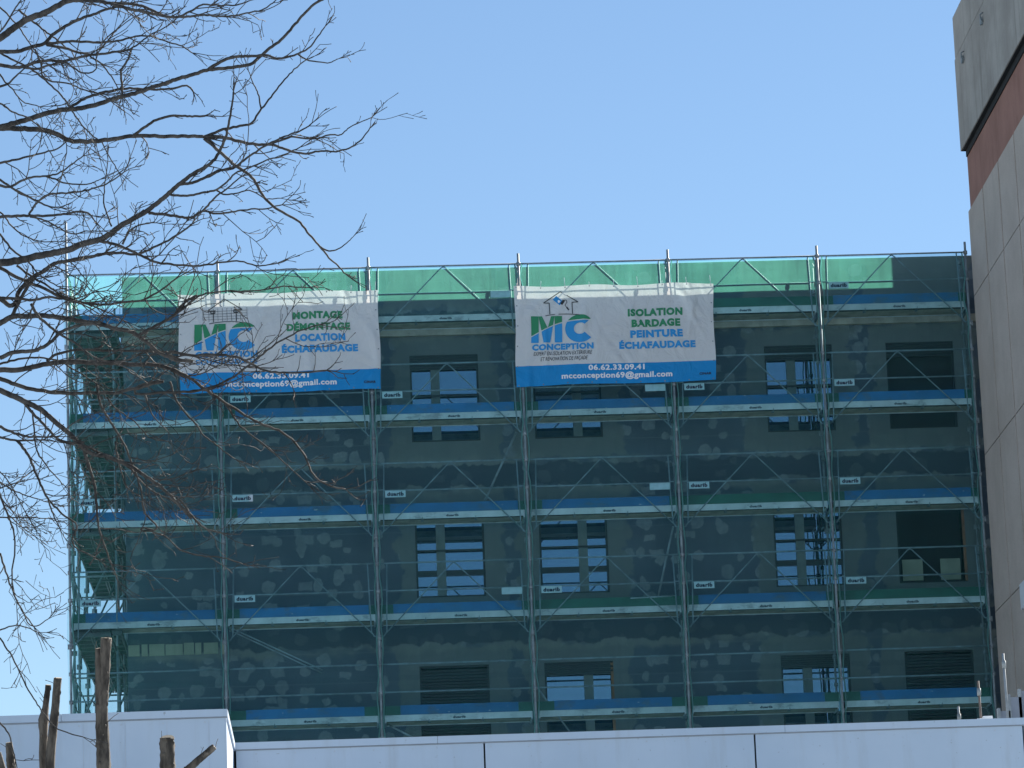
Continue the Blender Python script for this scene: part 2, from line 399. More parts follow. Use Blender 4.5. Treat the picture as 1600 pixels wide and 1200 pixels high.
KIND = {(0, 0): 'plain', (1, 0): 'plain', (2, 0): 'plain', (3, 0): 'dark', (0, 1): 'transom', (1, 1): 'transom', (2, 1): 'transom', (3, 1): 'boards',
        (0, 2): 'closed', (1, 2): 'plain', (2, 2): 'plain', (3, 2): 'closed'}
for (c_, r_), k_ in KIND.items(): window(c_, r_, k_)

# ------------------------------------------------------------------ concrete building on the right
rb = thing('concrete_building', (22, -4, 0), 'tall concrete panel building with heavy cornice and faded red band at the right edge', 'building')
RX, RYF, RYN, RX1 = 18.10, -.10, -9.5, 22.5
pw = MB(); ys = [RYF, -1.88, -3.70, -5.50, -7.30, RYN]; zz = [0, 1.2, 4.4, 7.6, 10.8, 14.0, 17.16, 20.41, 22.17]
for i in range(len(ys)-1):
    for j in range(len(zz)-1): pw.box(RX+R_.uniform(0, .006), RX+.15, ys[i+1]+.045, ys[i]-.045*(i > 0), zz[j]+(.011 if j else 0), zz[j+1]-(.011 if j < len(zz)-2 else 0))
part('panel_wall', pw, 'panel', rb)
bk = MB(); bk.box(RX+.10, RX1, RYN+.02, RYF-.02, 0, 22.15); part('core', bk, 'rubber', rb)
fp = MB(); fx = [RX+.16, 19.9, 21.7, RX1]
for i in range(3):
    for j in range(len(zz)-1): fp.box(fx[i]+.02, fx[i+1]-.02, RYN-.02, RYN+.0195, zz[j]+.011, zz[j+1]-.011)
part('end_wall', fp, 'panel', rb)
rw = MB(); rw.box(18.75, RX1+.6, RYF-.015, 3.0, 0, 24.3); part('shadow_caster_wing', rw, 'panel', rb)  # unseen block added behind so that its shadow falls on the net
rd = MB(); rd.box(RX+.045, RX1, RYN+.03, RYF-.03, 22.175, 23.44); part('red_band', rd, 'redband', rb)
cn = MB(); cx = RX-.07
cn.box(cx, RX1+.1, RYN-.1, RYF+.02, 23.445, 25.37); cn.box(cx+.012, RX1+.09, RYN-.09, RYF+.008, 25.405, 26.27); cn.box(cx+.05, RX1, RYN, RYF-.05, 25.34, 25.43)
n0 = len(cn.v)                                     # sloped top
cn.v += [(cx+.012, RYN-.09, 26.272), (RX1+.09, RYN-.09, 26.272), (RX1+.09, RYF+.008, 26.272), (cx+.012, RYF+.008, 26.272), (cx+.2, RYN+.1, 26.42), (RX1-.1, RYN+.1, 26.42), (RX1-.1, RYF-.18, 26.42), (cx+.2, RYF-.18, 26.42)]
for q in ((4, 5, 6, 7), (0, 1, 5, 4), (1, 2, 6, 5), (2, 3, 7, 6), (3, 0, 4, 7)): cn.face(tuple(n0+i for i in q))
part('cornice', cn, 'cornice', rb)
sf = MB(); sf.box(cx+.02, RX+.3, RYN, RYF-.02, 23.43, 23.4435); sf.box(RX+.02, RX+.0445, RYN+.1, RYF-.06, 23.30, 23.428); part('soffit_shade', sf, 'rubber', rb)  # soffit and strip below coloured near-black for the shade under the cornice
for (yy, zq) in ((-1.13, 25.10), (-3.53, 25.10)):
    lu = MB(); lu.box(cx-.05, cx-.003, yy-.05, yy+.05, zq-.12, zq+.02); lu.tube([(cx-.004, yy-.11, zq-.10), (cx-.06, yy-.11, zq-.05), (cx-.06, yy-.11, zq+.05), (cx-.004, yy-.11, zq+.09)], .014, 6)
    part('lifting_lug', lu, 'galv_dull', rb)
wb = MB(); wb.box(RX-.06, RX-.004, -4.2, -3.25, 13.5, 13.98); part('wall_box', wb, 'white', rb)

# ------------------------------------------------------------------ scaffold
LV = [12.3, 14.3, 16.3, 18.3, 20.3]; NB = 6; BAY = 3.0; DY = .80
sca = thing('scaffold', (9, .4, 0), 'galvanised facade scaffold with blue toe boards wrapping the dark apartment block', 'scaffolding')
def post(x, y, top, r=.0245):
    p = MB(); p.tube([(x, y, 0), (x, y, top)], r, 10)
    for L in LV:                                    # collars and wedge heads
        for dz in (-.42, .5, 1.05):
            if L+dz < top-.05: p.tube([(x, y, L+dz-.035), (x, y, L+dz+.035)], r*1.7, 8)
        p.box(x-.055, x+.055, y-.012, y+.012, L-.46, L-.36)
    return p
for i in range(NB+1):
    part('post', post(3*i, 0, 22.46 if i == 0 else 21.57), 'galv', sca)
    part('post', post(3*i+(.0 if i else .02), DY, 21.42 if i else 21.3, .0225), 'galv_dull', sca)
for i in range(NB+1):                               # transoms carrying the decks
    for L in LV:
        tt = MB(); x = 3*i
        tt.tube([(x, .026, L-.10), (x, DY-.026, L-.10)], .022, 8)
        tt.tube([(x, .026, L-.38), (x, .22, L-.115)], .012, 6); part('transom', tt, 'galv_dull', sca)

# decks: one mesh of each kind, shared by the bays
def deck_mb():
    p = MB(); x0, x1 = .06, BAY-.06
    p.box(x0, x1, .062, .070, -.062, .062, 0)                # pale front edge
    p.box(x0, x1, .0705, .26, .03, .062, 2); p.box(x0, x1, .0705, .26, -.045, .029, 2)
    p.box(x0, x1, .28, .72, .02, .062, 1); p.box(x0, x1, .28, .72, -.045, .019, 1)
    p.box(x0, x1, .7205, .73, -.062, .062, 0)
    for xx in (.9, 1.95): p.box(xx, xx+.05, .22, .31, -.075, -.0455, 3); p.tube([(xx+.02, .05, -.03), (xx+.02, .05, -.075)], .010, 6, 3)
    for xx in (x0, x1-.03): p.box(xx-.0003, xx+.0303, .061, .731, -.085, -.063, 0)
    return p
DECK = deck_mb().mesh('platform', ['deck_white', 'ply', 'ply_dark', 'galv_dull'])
def toe_mesh(body, e0, e1):
    p = MB(); y0, y1 = .085, .115
    p.box(.03, .03+e0, y0-.004, y1, .064, .245, 1); p.box(.03+e0, BAY-.03-e1, y0, y1, .066, .255, 0); p.box(BAY-.03-e1, BAY-.03, y0-.004, y1, .064, .245, 1)
    return p.mesh('toe_board', [body, 'green'])
TOE = {'blue': toe_mesh('blue', .26, .16), 'wide': toe_mesh('blue', .34, .30), 'green': toe_mesh('green', .2, .2)}
def brand_mesh(W, H, bold, back):
    p = MB(); 
    if back: p.box(0, W, -.004, .002, 0, H, 0)
    vs, fs = text_fit('duarib', W*.09, W*.91, H*.22, H*.80, bold, .0, 'd')
    p.add([(a, -.0065, H-b) for a, b in vs], fs, 1)
    if back: p.tube([(W*.80, -.0066, H*.72), (W*.83, -.0066, H*.86)], .006, 5, 1)
    return p
BRAND = brand_mesh(.30, .085, .05, False).mesh('brand_mark', ['plate', 'ink'])
PLATE = brand_mesh(.40, .135, .055, True).mesh('name_plate', ['plate', 'ink'])
pl = MB(); pl.box(0, .40, -.004, .002, 0, .135); BLANK = pl.mesh('blank_plate', ['plate'])
def rail_mesh(vee):
    p = MB(); r = .0165
    p.tube([(.02, -.03, 1.05), (BAY-.02, -.03, 1.05)], r, 8)
    if vee:
        for s in (0, 1):
            X = (lambda a: a if s == 0 else BAY-a)
            p.tube([(X(.19), -.03, 1.05), (X(.15), -.03, -.30), (X(.10), -.03, -.385), (X(.03), -.02, -.40)], r*.8, 8)
            p.tube([(X(.13), -.033, -.34), (X(.5*BAY-.05), -.033, 1.00), (X(.5*BAY), -.033, 1.03)], r*.72, 8)
            p.tube([(X(.03), -.03, .52), (X(.19), -.03, .52)], .011, 6)
        p.tube([(.18, -.03, .50), (BAY-.18, -.03, .50)], r*.9, 8)
    else:
        p.tube([(.02, -.03, .50), (BAY-.02, -.03, .50)], r, 8)
        for xx in (.45, 2.3): p.tube([(xx, -.03, 1.05), (xx+.14, -.03, 1.05)], r*1.25, 8)
    return p.mesh('guardrail', ['rail'])
RAILV, RAILP = rail_mesh(True), rail_mesh(False)
TOEKIND = {(0, 4): 'blue', (1, 4): 'green', (2, 4): None, (3, 4): 'green', (4, 4): 'green', (5, 4): 'blue', (4, 2): 'green', (3, 1): 'green', (5, 1): 'green'}
PLATES = {(1, 3), (2, 3), (4, 3), (5, 3), (0, 2), (1, 2), (2, 2), (4, 2), (5, 2), (0, 1), (1, 1), (3, 1), (4, 1), (5, 1), (5, 4)}
BLANKS = {(3, 3), (3, 2), (2, 1), (2, 4)}
for b in range(NB):
    for j, L in enumerate(LV):
        o = (BAY*b, 0, L)
        d = link('platform', DECK, sca, o)
        tk = TOEKIND.get((b, j), 'wide' if j == 0 else 'blue')
        if tk:
            q = link('toe_board', TOE[tk], d, o)
            if tk == 'green': q['label'] = 'dark green toe board'
        link('brand_mark', BRAND, d, (o[0]+1.36+.1*((b*3+j) % 2), .0615, L-.048))
        gr = link('guardrail', RAILV if j else RAILP, sca, o)
        if (b, j) in PLATES: link('name_plate', PLATE, gr, (o[0]+.20, -.052, L+.36))
        if (b, j) in BLANKS: link('blank_plate', BLANK, gr, (o[0]+BAY-.58, -.052, L+.36))
# return of the scaffold along the left side of the block
SY = [2.5, 5.0, 7.5]
for y in SY:
    part('post', post(0, y, 21.4), 'galv', sca); part('post', post(DY, y, 21.3, .0225), 'galv_dull', sca)
def side_deck():
    p = MB()
    for a, b in ((.05, .40), (.42, .77), (.80, .99)):
        p.box(a, b, .06, 2.44, .03, .06, 0)
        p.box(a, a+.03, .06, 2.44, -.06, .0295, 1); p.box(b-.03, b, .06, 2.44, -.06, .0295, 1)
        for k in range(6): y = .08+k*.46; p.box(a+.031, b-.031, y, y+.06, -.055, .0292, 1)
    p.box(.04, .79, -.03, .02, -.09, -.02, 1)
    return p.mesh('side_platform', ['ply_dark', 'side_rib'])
SDECK = side_deck()
tb = MB(); tb.box(.03, .055, .1, 2.4, .064, .22); STOE = tb.mesh('toe_board', ['green'])
rl = MB()
for h in (.5, 1.05): rl.tube([(.03, .02, h), (.03, 2.48, h)], .0165, 8)
rl.tube([(.03, .05, -.35), (.03, 1.25, 1.03), (.03, 2.45, -.35)], .0155, 8)
SRAIL = rl.mesh('guardrail', ['galv_dull'])
for k, y in enumerate((.85, 3.35, 5.85)):
    for L in LV:
        o = (0, y-.85+ (0.0 if k else .0), L)
        d = link('side_platform', SDECK, sca, (0, o[1]+(1.27 if k == 0 else 0)*0, L-.14)); link('toe_board', STOE, d, (0, o[1], L-.14)); link('guardrail', SRAIL, sca, o)
for y in (1.1, 3.4, 5.9):                            # diagonals and ledgers of the return
    for L in LV[:-1]:
        t = MB(); t.tube([(.02, y, L+.05), (.78, y+.9, L+1.9)], .02, 8); part('brace_tube', t, 'galv_dull', sca)
        t = MB(); t.tube([(.02, y-.9, L+1.0), (.98, y-.9, L+1.0)], .018, 8); t.tube([(.9, y-1.0, L-.4), (.9, y-1.0, L+1.5)], .02, 8); part('ledger', t, 'galv_dull', sca)
# loose braces and tie tubes seen through the net
for p0, p1, r in (((807, 675, .78), (757, 784, .78), .022), ((1052, 822, .5), (1028, 934, .5), .020), ((840, 1075, .3), (890, 1143, .3), .018), ((606, 1132, .3), (650, 1155, .3), .018),
                  ((356, 979, .16), (504, 1047, .16), .014), ((360, 985, .3), (503, 1052, .3), .014), ((985, 935, .10), (1056, 931, .10), .02)):
    t = MB(); t.tube([at(*p0), at(*p1)], r, 8); part('brace_tube', t, 'galv', sca)

# ------------------------------------------------------------------ debris nets, one sheet a bay, laced to the posts
def edge_off(z, seed):
    q = (z - 21.33 + seed*.07) / 1.0
    s = abs(math.sin(math.pi*q)); big = .075 if z > 20.3 else .05
    return .028 + big*s*(.75+.25*math.sin(seed*9+z*1.7))
NETLAB = ['green debris net sheet over the leftmost bay, open to the sky above', 'green debris net sheet behind the left banner', 'green debris net sheet between the two banners',
          'green debris net sheet behind the right banner', 'green debris net sheet just right of the right banner', 'green debris net sheet against the concrete building, half in shadow']
for b in range(NB):
    nm = MB(); NX, NZ = 18, 84; z0, z1 = .4, 21.34; rnd = random.Random(40+b)
    ph = [rnd.uniform(0, 6.28) for _ in range(6)]
    L_, R2 = [], []
    for j in range(NZ+1):
        z = z0 + (z1-z0)*j/NZ; z = z if j < NZ else z1
        xa = BAY*b + edge_off(z, b+.3); xb = BAY*(b+1) - edge_off(z, b+1.1)
        for i in range(NX+1):
            t = i/NX; e = math.sin(math.pi*t)
            y = -.058 + .005*e*math.sin(3*t*math.pi+ph[0]+z*.6) + .004*math.sin(z*2.2+ph[1]+t*4)*e - .004*e
            zz_ = z - (.03*e*(.5+.5*math.sin(7*t+ph[2])) if j == NZ else 0)
            nm.v.append((xa+(xb-xa)*t, y, zz_))
        L_.append(Vector(nm.v[-(NX+1)])); R2.append(Vector(nm.v[-1]))
    for j in range(NZ):
        for i in range(NX):
            a = j*(NX+1)+i; nm.face((a, a+1, a+NX+2, a+NX+1), 0, True)
    o = part('safety_net', nm, 'net', None); tag(o, NETLAB[b], 'safety net', 'debris nets on the scaffold front')
    he = MB(); step = 1
    for e in (L_, R2): he.tube([p + Vector((0, -.006, 0)) for p in e[34:]], .014, 5)
    part('net_hem', he, 'hem', o)
sn = MB(); NX, NZ = 24, 40
for j in range(NZ+1):
    z = .4 + 20.9*j/NZ
    for i in range(NX+1):
        y = .06 + 7.4*i/NX; sn.v.append((-.045 + .02*math.sin(y*2.5+z*.8) + .012*math.sin(z*3), y, z))
for j in range(NZ):
    for i in range(NX):
        a = j*(NX+1)+i; sn.face((a, a+1, a+NX+2, a+NX+1), 0, True)
tag(part('safety_net', sn, 'net_side', None), 'pale green net closing the left return of the scaffold, seen edge-on', 'safety net')

# ------------------------------------------------------------------ banners
def banner(x0, ztl, ztr, zbl, zbr, xsh, seed, label, which):
    """4 x 2 m sheet; (u, v) in metres from the top-left corner."""
    rnd = random.Random(seed); W, H = 3.97, 2.03
    folds = [(rnd.uniform(0, W), rnd.uniform(.3, H), rnd.uniform(-.9, .9), rnd.uniform(.05, .12), rnd.uniform(.014, .034)) for _ in range(24)]
    creases = [(W-.15-rnd.uniform(0, .8), 0, rnd.uniform(.15, .5), .05, .014) for _ in range(5)]
    def P(u, v, out=0):
        a, b = u/W, v/H
        z = (ztl*(1-a)+ztr*a)*(1-b) + (zbl*(1-a)+zbr*a)*b
        z += .018*math.sin(a*math.pi*5+seed)*(1-b)**3 - .012*math.sin(a*9+seed)*b**3
        x = x0 + u + xsh*b + .012*math.sin(b*8+seed)*(a-.5)*2
        y = -.115 - .018*math.sin(a*math.pi)*math.sin(b*math.pi) 
        for (fu, fv, sl_, wd, am) in folds + creases:
            d = (u-fu) - sl_*(v-fv); env = math.exp(-((v-fv)/.45)**2)
            y -= am*env*math.exp(-(d/wd)**2)
        y += .006*math.sin(u*4.2+v*2.3+seed)
        return (x, y-out, z)
    root = thing('banner', (x0+2, -.07, zbl), label, 'banner', None)
    bm_ = MB(); NU, NV = 160, 84
    for j in range(NV+1):
        for i in range(NU+1): bm_.v.append(P(W*i/NU, H*j/NV))
    for j in range(NV):
        for i in range(NU):
            a = j*(NU+1)+i; bm_.face((a, a+NU+1, a+NU+2, a+1), 1 if H*(j+.5)/NV > 1.61 else 0, True)
    part('sheet', bm_, ['vinyl', 'vinyl_blue'], root)
    gm = MB()
    for i in range(9):
        for v in (.03, H-.03): u = .05 + (W-.1)*i/8; c = Vector(P(u, v, .003)); gm.tube([c, c+Vector((0, -.004, 0))], .013, 8)
    for i in range(1, 5):
        for u in (.04, W-.04): c = Vector(P(u, H*i/5, .003)); gm.tube([c, c+Vector((0, -.004, 0))], .013, 8)
    part('eyelets', gm, 'galv_dull', root)
    ti = MB()
    for i in range(9):
        u = .05 + (W-.1)*i/8; c = Vector(P(u, .03, .008)); ti.tube([c, c+Vector((R_.uniform(-.02, .02), .02, .09+.06*(i % 3)))], .006, 5)
    part('cable_ties', ti, 'txt_white', root)
    def lettering(name, items, mat, out=.010):
        mb = MB()
        for vs, fs in items: mb.add([P(u, v, out) for u, v in vs], fs, 0)
        return part(name, mb, mat, root)
    # --- the initials, cut by a rising swoosh
    def swoosh(u): return 1.03 - .30*((u-.32)/1.25) - .13*math.sin(max(0, min(1, (u-.32)/1.25))*math.pi)
    def split(poly):                                 # a filled outline cut into cells, kept either side of the swoosh
        top, bot = [], []
        tv, tf, bv, bf = [], [], [], []
        for (a, b, c_, d) in poly:
            n = 14
            for k in range(n):
                for l in range(6):
                    def pt(s, t): return tuple((a[q]*(1-s)+b[q]*s)*(1-t) + (d[q]*(1-s)+c_[q]*s)*t for q in (0, 1))
                    q4 = [pt(l/6, k/n), pt((l+1)/6, k/n), pt((l+1)/6, (k+1)/n), pt(l/6, (k+1)/n)]
                    up = [(u, min(v, swoosh(u)-.012)) for u, v in q4]; dn = [(u, max(v, swoosh(u)+.012)) for u, v in q4]
                    ar = lambda Q: abs(sum(Q[i][0]*Q[(i+1) % 4][1]-Q[(i+1) % 4][0]*Q[i][1] for i in range(4)))
                    if all(v < swoosh(u)+.2 for u, v in q4) and ar(up) > 1e-6 and any(v < swoosh(u)-.012 for u, v in q4):
                        n0 = len(tv); tv.extend(up); tf.append((n0, n0+1, n0+2, n0+3))
                    if ar(dn) > 1e-6 and any(v > swoosh(u)+.012 for u, v in q4):
                        n0 = len(bv); bv.extend(dn); bf.append((n0, n0+1, n0+2, n0+3))
        return (tv, tf), (bv, bf)
    t0, t1 = .62, 1.16
    Mq = [((.31, t0), (.46, t0), (.46, t1), (.31, t1)), ((.78, t0), (.93, t0), (.93, t1), (.78, t1)),
          ((.461, t0), (.53, t0), (.70, 1.00), (.555, t1)), ((.71, t0), (.779, t0), (.69, t1), (.555, t1))]
    Cq = []
    for k in range(26):
        a0, a1 = math.radians(42+276*k/26), math.radians(42+276*(k+1)/26)
        f = lambda a, r: (1.285 + r*1.04*math.cos(a), .89 - r*math.sin(a))
        Cq.append((f(a0, .285), f(a0, .118), f(a1, .118), f(a1, .285)))
    (mt, mb_), (ct, cb_) = split(Mq), split(Cq)
    for nm_, it, mt_ in (('letter', mt, 'txt_green'), ('letter', ct, 'txt_green'), ('letter', mb_, 'txt_blue'), ('letter', cb_, 'txt_blue')): lettering(nm_, [it], mt_)
    # --- house drawing over the initials
    def stroke(pts, wd):
        vs, fs = [], []
        for (a, b) in zip(pts[:-1], pts[1:]):
            dx, dv = b[0]-a[0], b[1]-a[1]; l = math.hypot(dx, dv) or 1; nx, nv = -dv/l*wd/2, dx/l*wd/2; n = len(vs)
            vs += [(a[0]+nx, a[1]+nv), (b[0]+nx, b[1]+nv), (b[0]-nx, b[1]-nv), (a[0]-nx, a[1]-nv)]; fs.append((n, n+1, n+2, n+3))
        return vs, fs
    house = [stroke([(.69, .58), (.69, .345), (.575, .345), (.92, .115), (1.265, .345), (1.145, .345), (1.145, .58)], .016), stroke([(.60, .61), (.75, .588), (.92, .58), (1.10, .588), (1.30, .615)], .014)]
    if which == 1:
        house += [stroke([(.60+.09*k, .30-.0*k), (.60+.09*k, .57)], .006) for k in range(8)] + [stroke([(.48, .36+.055*k), (1.36, .36+.055*k)], .006) for k in range(4)]
        house += [stroke([(.64, .345), (.72, .345), (.72, .40), (.64, .40), (.64, .345)], .02), stroke([(1.10, .345), (1.18, .345), (1.18, .40), (1.10, .40), (1.10, .345)], .02)]
        house += [stroke([(.48, .30), (.48, .54)], .006), stroke([(1.36, .30), (1.36, .54)], .006)]
    else:
        house += [stroke([(.925, .385), (.985, .30)], .05), stroke([(.985, .30), (1.03, .295), (1.045, .34), (1.0, .40), (1.03, .44)], .012), stroke([(1.03, .44), (1.075, .50)], .028)]
        lettering('paint_stroke', [stroke([(.80, .235), (.93, .365)], .105)], 'txt_blue'); lettering('paint_highlight', [stroke([(.86, .30), (.90, .34)], .05)], 'txt_white', .0125)
    lettering('house_drawing', house, 'txt_black', .011)
    # --- words
    if which == 1:
        rows = [('MONTAGE', 2.27, 3.26, .42, .57, 0), ('DÉMONTAGE', 2.14, 3.40, .655, .805, 0), ('LOCATION', 2.30, 3.29, .875, 1.025, 1), ('ÉCHAFAUDAGE', 2.03, 3.53, 1.10, 1.25, 1)]
    else:
        rows = [('ISOLATION', 2.25, 3.35, .51, .665, 0), ('BARDAGE', 2.32, 3.30, .735, .89, 0), ('PEINTURE', 2.29, 3.34, .955, 1.11, 1), ('ÉCHAFAUDAGE', 2.06, 3.58, 1.19, 1.335, 1)]
    B = .060
    for t, a, b, c_, d, k in rows: lettering('word', [text_fit(t, a, b, c_, d, B)], 'txt_blue' if k else 'txt_green')
    bl = [text_fit('CONCEPTION', .33, 1.55, 1.19, 1.315, B)]
    if which == 1: bl.append(text_fit('ECHAFAUDAGE', .34, 1.54, 1.35, 1.45, .03))
    for q in bl: lettering('word', [q], 'txt_blue')
    if which == 2:
        for q in (text_fit('EXPERT EN ISOLATION EXTÉRIEURE', .36, 1.52, 1.345, 1.42, 0.0, .25), text_fit('ET RÉNOVATION DE FAÇADE', .50, 1.43, 1.455, 1.53, 0.0, .25)): lettering('tagline', [q], 'txt_black')
    for q in (text_fit('06.62.33.09.41', 1.44, 2.55, 1.645, 1.755, .036), text_fit('mcconception69@gmail.com', .90, 3.10, 1.80, 1.915, .034, 0, 'd')): lettering('contact_line', [q], 'txt_white')
    lettering('printer_mark', [text_fit('CINAR', 3.64, 3.88, 1.865, 1.915, .05)], 'ink')
    return root
banner(2.205, 20.87, 20.868, 18.845, 18.835, .01, 3, 'white and blue vinyl banner reading MONTAGE DÉMONTAGE, behind the bare branches', 1)
banner(8.895, 20.857, 20.83, 18.812, 18.83, -.03, 8, 'white and blue vinyl banner reading ISOLATION BARDAGE, right of the other banner', 2)

# ------------------------------------------------------------------ site cabins in front
def cabin(x0, x1, y0, y1, top, joints, fine, label):
    r = thing('site_cabin', ((x0+x1)/2, y0, 0), label, 'site cabin')
    b = MB(); edges = [x0] + joints + [x1]
    for a, c_ in zip(edges[:-1], edges[1:]): b.box(a+(.009 if a != x0 else 0), c_-(.009 if c_ != x1 else 0), y0, y0+.06, .1, top-.08)
    b.box(x0+.004, x0+.06, y0+.061, y1, .1, top-.08); b.box(x1-.06, x1-.004, y0+.061, y1, .1, top-.08); b.box(x0+.061, x1-.061, y1-.06, y1-.002, .1, top-.08)
    for xx in fine: b.box(xx-.003, xx+.003, y0-.003, y0-.0005, .12, top-.1, 1)
    xx = x0+.2
    while xx < x1-.1: b.box(xx-.008, xx+.008, y0-.006, y0-.0032, top-.125, top-.109, 1); xx += .394
    part('wall', b, ['cabin', 'groove_faint'], r)
    k = MB(); k.box(x0+.07, x1-.07, y0+.061, y0+.1, .1, top-.082); part('lining', k, 'rubber', r)
    f = MB(); e = list(range(int(x0*10), int(x1*10), 24))
    xs_ = [x0-.015] + [x0+q for q in (2.03, 5.55, 8.3) if x0+q < x1-.5] + [x1+.015]
    for a, c_ in zip(xs_[:-1], xs_[1:]): f.box(a, c_-.004, y0-.025, y0+.06, top-.07, top)
    f.box(x0-.015, x0+.06, y0+.061, y1, top-.07, top-.001); f.box(x1-.06, x1+.015, y0+.061, y1, top-.07, top-.001); f.box(x0-.01, x1+.01, y0-.012, y0-.002, top-.082, top-.0705, 1)
    part('roof_trim', f, ['cabin', 'groove'], r)
    q = MB(); q.box(x0+.06, x1-.06, y0+.06, y1-.01, top-.05, top-.03); part('roof', q, 'white', r)
    return r
M['groove_faint'] = plain('faint_groove', (.58, .62, .68), .6, 0, .06, 4)
M['groove'] = plain('grey_groove', (.30, .32, .35), .6, 0, .1, 4)
cabin(-3.0, 4.10, -38, -31, 6.948, [], [1.57+.394*k for k in range(-8, 7)], 'white clad site cabin at lower left behind the cut stems')
cabin(4.122, 16.0, -35.6, -30, 6.958, [6.62, 9.36, 12.1], [], 'long white site cabin along the bottom with two dark panel joints')

# ------------------------------------------------------------------ things on the roof of the right-hand cabin
RZ = 6.93
M['prop_rust'] = plain('rusty_prop_steel', (.16, .12, .10), .7, 0, .3, 6)
for k, (px, py, wd) in enumerate(((1561, 1107, .12), (1577, 1085, .14), (1594, 1076, .5))):
    p = at(px, py, -33.0)
    r = thing('guard_panel', (p.x, -33, RZ), ['lowest blue grey sheet panel standing on the white cabin roof beside the scaffold', 'middle blue grey sheet panel on the white cabin roof with one pale post', 'tallest blue grey sheet panel on the white cabin roof at the right edge'][k], 'panel', 'panels on the cabin roof')
    s = MB(); s.box(p.x+.011, p.x+wd, -33.01+.02*k, -32.985+.02*k, RZ, p.z-(.03 if k < 2 else .02)); part('sheet', s, 'bluedark', r)
    s = MB(); s.box(p.x-.022, p.x+.010, -33.03+.02*k, -32.97+.02*k, RZ, p.z); part('post', s, 'rail', r)
for k, (px, py, rr, lab) in enumerate(((1497, 1104, .013, 'short pale steel prop on the white cabin roof'), (1528, 1064, .013, 'tall rusty steel prop on the white cabin roof'), (1567, 1021, .014, 'tallest grey steel prop in front of the concrete building'))):
    p = at(px, py, -33.2); r = thing('steel_prop', (p.x, -33.2, RZ), lab, 'prop', 'props on the cabin roof')
    s = MB(); s.tube([(p.x+.012, -33.2, RZ), (p.x, -33.2, p.z)], rr, 8); part('tube', s, ['rail', 'prop_rust', 'rail'][k], r)
    s = MB(); s.tube([(p.x+.003, -33.2, p.z-.16), (p.x+.004, -33.2, p.z-.08)], rr*1.6, 8); part('collar', s, 'galv_dull', r)
p = at(1539, 1121, -35.3)
s = MB(); s.box(p.x-.07, p.x+.07, -35.33, -35.25, RZ, p.z-.012); s.box(p.x-.02, p.x+.075, -35.325, -35.255, p.z-.0115, p.z+.012); s.tube([(p.x-.08, -35.30, p.z-.02), (p.x+.08, -35.29, p.z-.012)], .012, 8)
tag(part('flashing_offcut', s, 'white', None), 'small white metal offcut lying on the edge of the white cabin roof', 'offcut')

# ------------------------------------------------------------------ bare tree on the left
TY = CAM.y + 17.0
PXM = F/17.0
tree = thing('bare_tree', (at(-1500, 800, TY).x, TY, 0), 'leafless tree with long dark drooping branches reaching in from the left', 'tree')
tx = at(-1500, 500, TY).x
tp = [(tx, TY, 0), (tx+.03, TY, 1.5), (tx-.02, TY, 3.2), (tx+.05, TY+.05, 5), (tx+.02, TY, 6.5), (tx+.1, TY, 8.2), (tx+.05, TY, 9.6)]
tmb = MB(); tmb.tube(tp, [.26, .2, .18, .16, .13, .09, .03], 12); part('trunk', tmb, 'bark', tree)
def smooth(pts, n=4):
    L = [max((pts[i+1]-pts[i]).length, 1e-5) for i in range(len(pts)-1)]
    T = []
    for i in range(len(pts)):
        if i == 0: T.append((pts[1]-pts[0])/L[0])
        elif i == len(pts)-1: T.append((pts[-1]-pts[-2])/L[-1])
        else:
            d = (pts[i]-pts[i-1])/L[i-1]*L[i] + (pts[i+1]-pts[i])/L[i]*L[i-1]
            T.append(d.normalized() if d.length > 1e-9 else (pts[i+1]-pts[i])/L[i])
    out = []
    for i in range(len(pts)-1):
        for k in range(n):
            t = k/n; t2, t3 = t*t, t*t*t
            out.append(pts[i]*(2*t3-3*t2+1) + T[i]*L[i]*(t3-2*t2+t) + pts[i+1]*(3*t2-2*t3) + T[i+1]*L[i]*(t3-t2))
    out.append(pts[-1]); return out
rt = random.Random(21)
def rvec(): 
    while True:
        v = Vector((rt.uniform(-1, 1), rt.uniform(-1, 1), rt.uniform(-1, 1)))
        if .1 < v.length < 1: return v.normalized()
def twig(mb, p, d, L, r, depth):
    n = max(3, min(7, int(L/.035))); pts = [p]; q = p.copy(); dd = d.copy()
    curl = rvec()*.16; up = Vector((0, 0, rt.uniform(.0, .10)))
    for k in range(n):
        dd = (dd + curl*.5 + up + rvec()*.23).normalized(); q = q + dd*(L/n); pts.append(q.copy())
    mb.tube(pts, [r + (.0017-r)*(k/n)**.8 for k in range(n+1)], 4, 0, False)
    if depth > 0:
        for k in range(1, n+1):
            if rt.random() < .62:
                ax = (pts[k]-pts[k-1]).normalized(); s = (rvec().cross(ax)).normalized(); a = math.radians(rt.uniform(28, 58))
                twig(mb, pts[k], ax*math.cos(a)+s*math.sin(a), L*rt.uniform(.22, .55), r*.62, depth-1)
    if rt.random() < .5: mb.tube([pts[-1]-dd*.004, pts[-1]+dd*.006], [.0016, .0022], 4, 0, True)
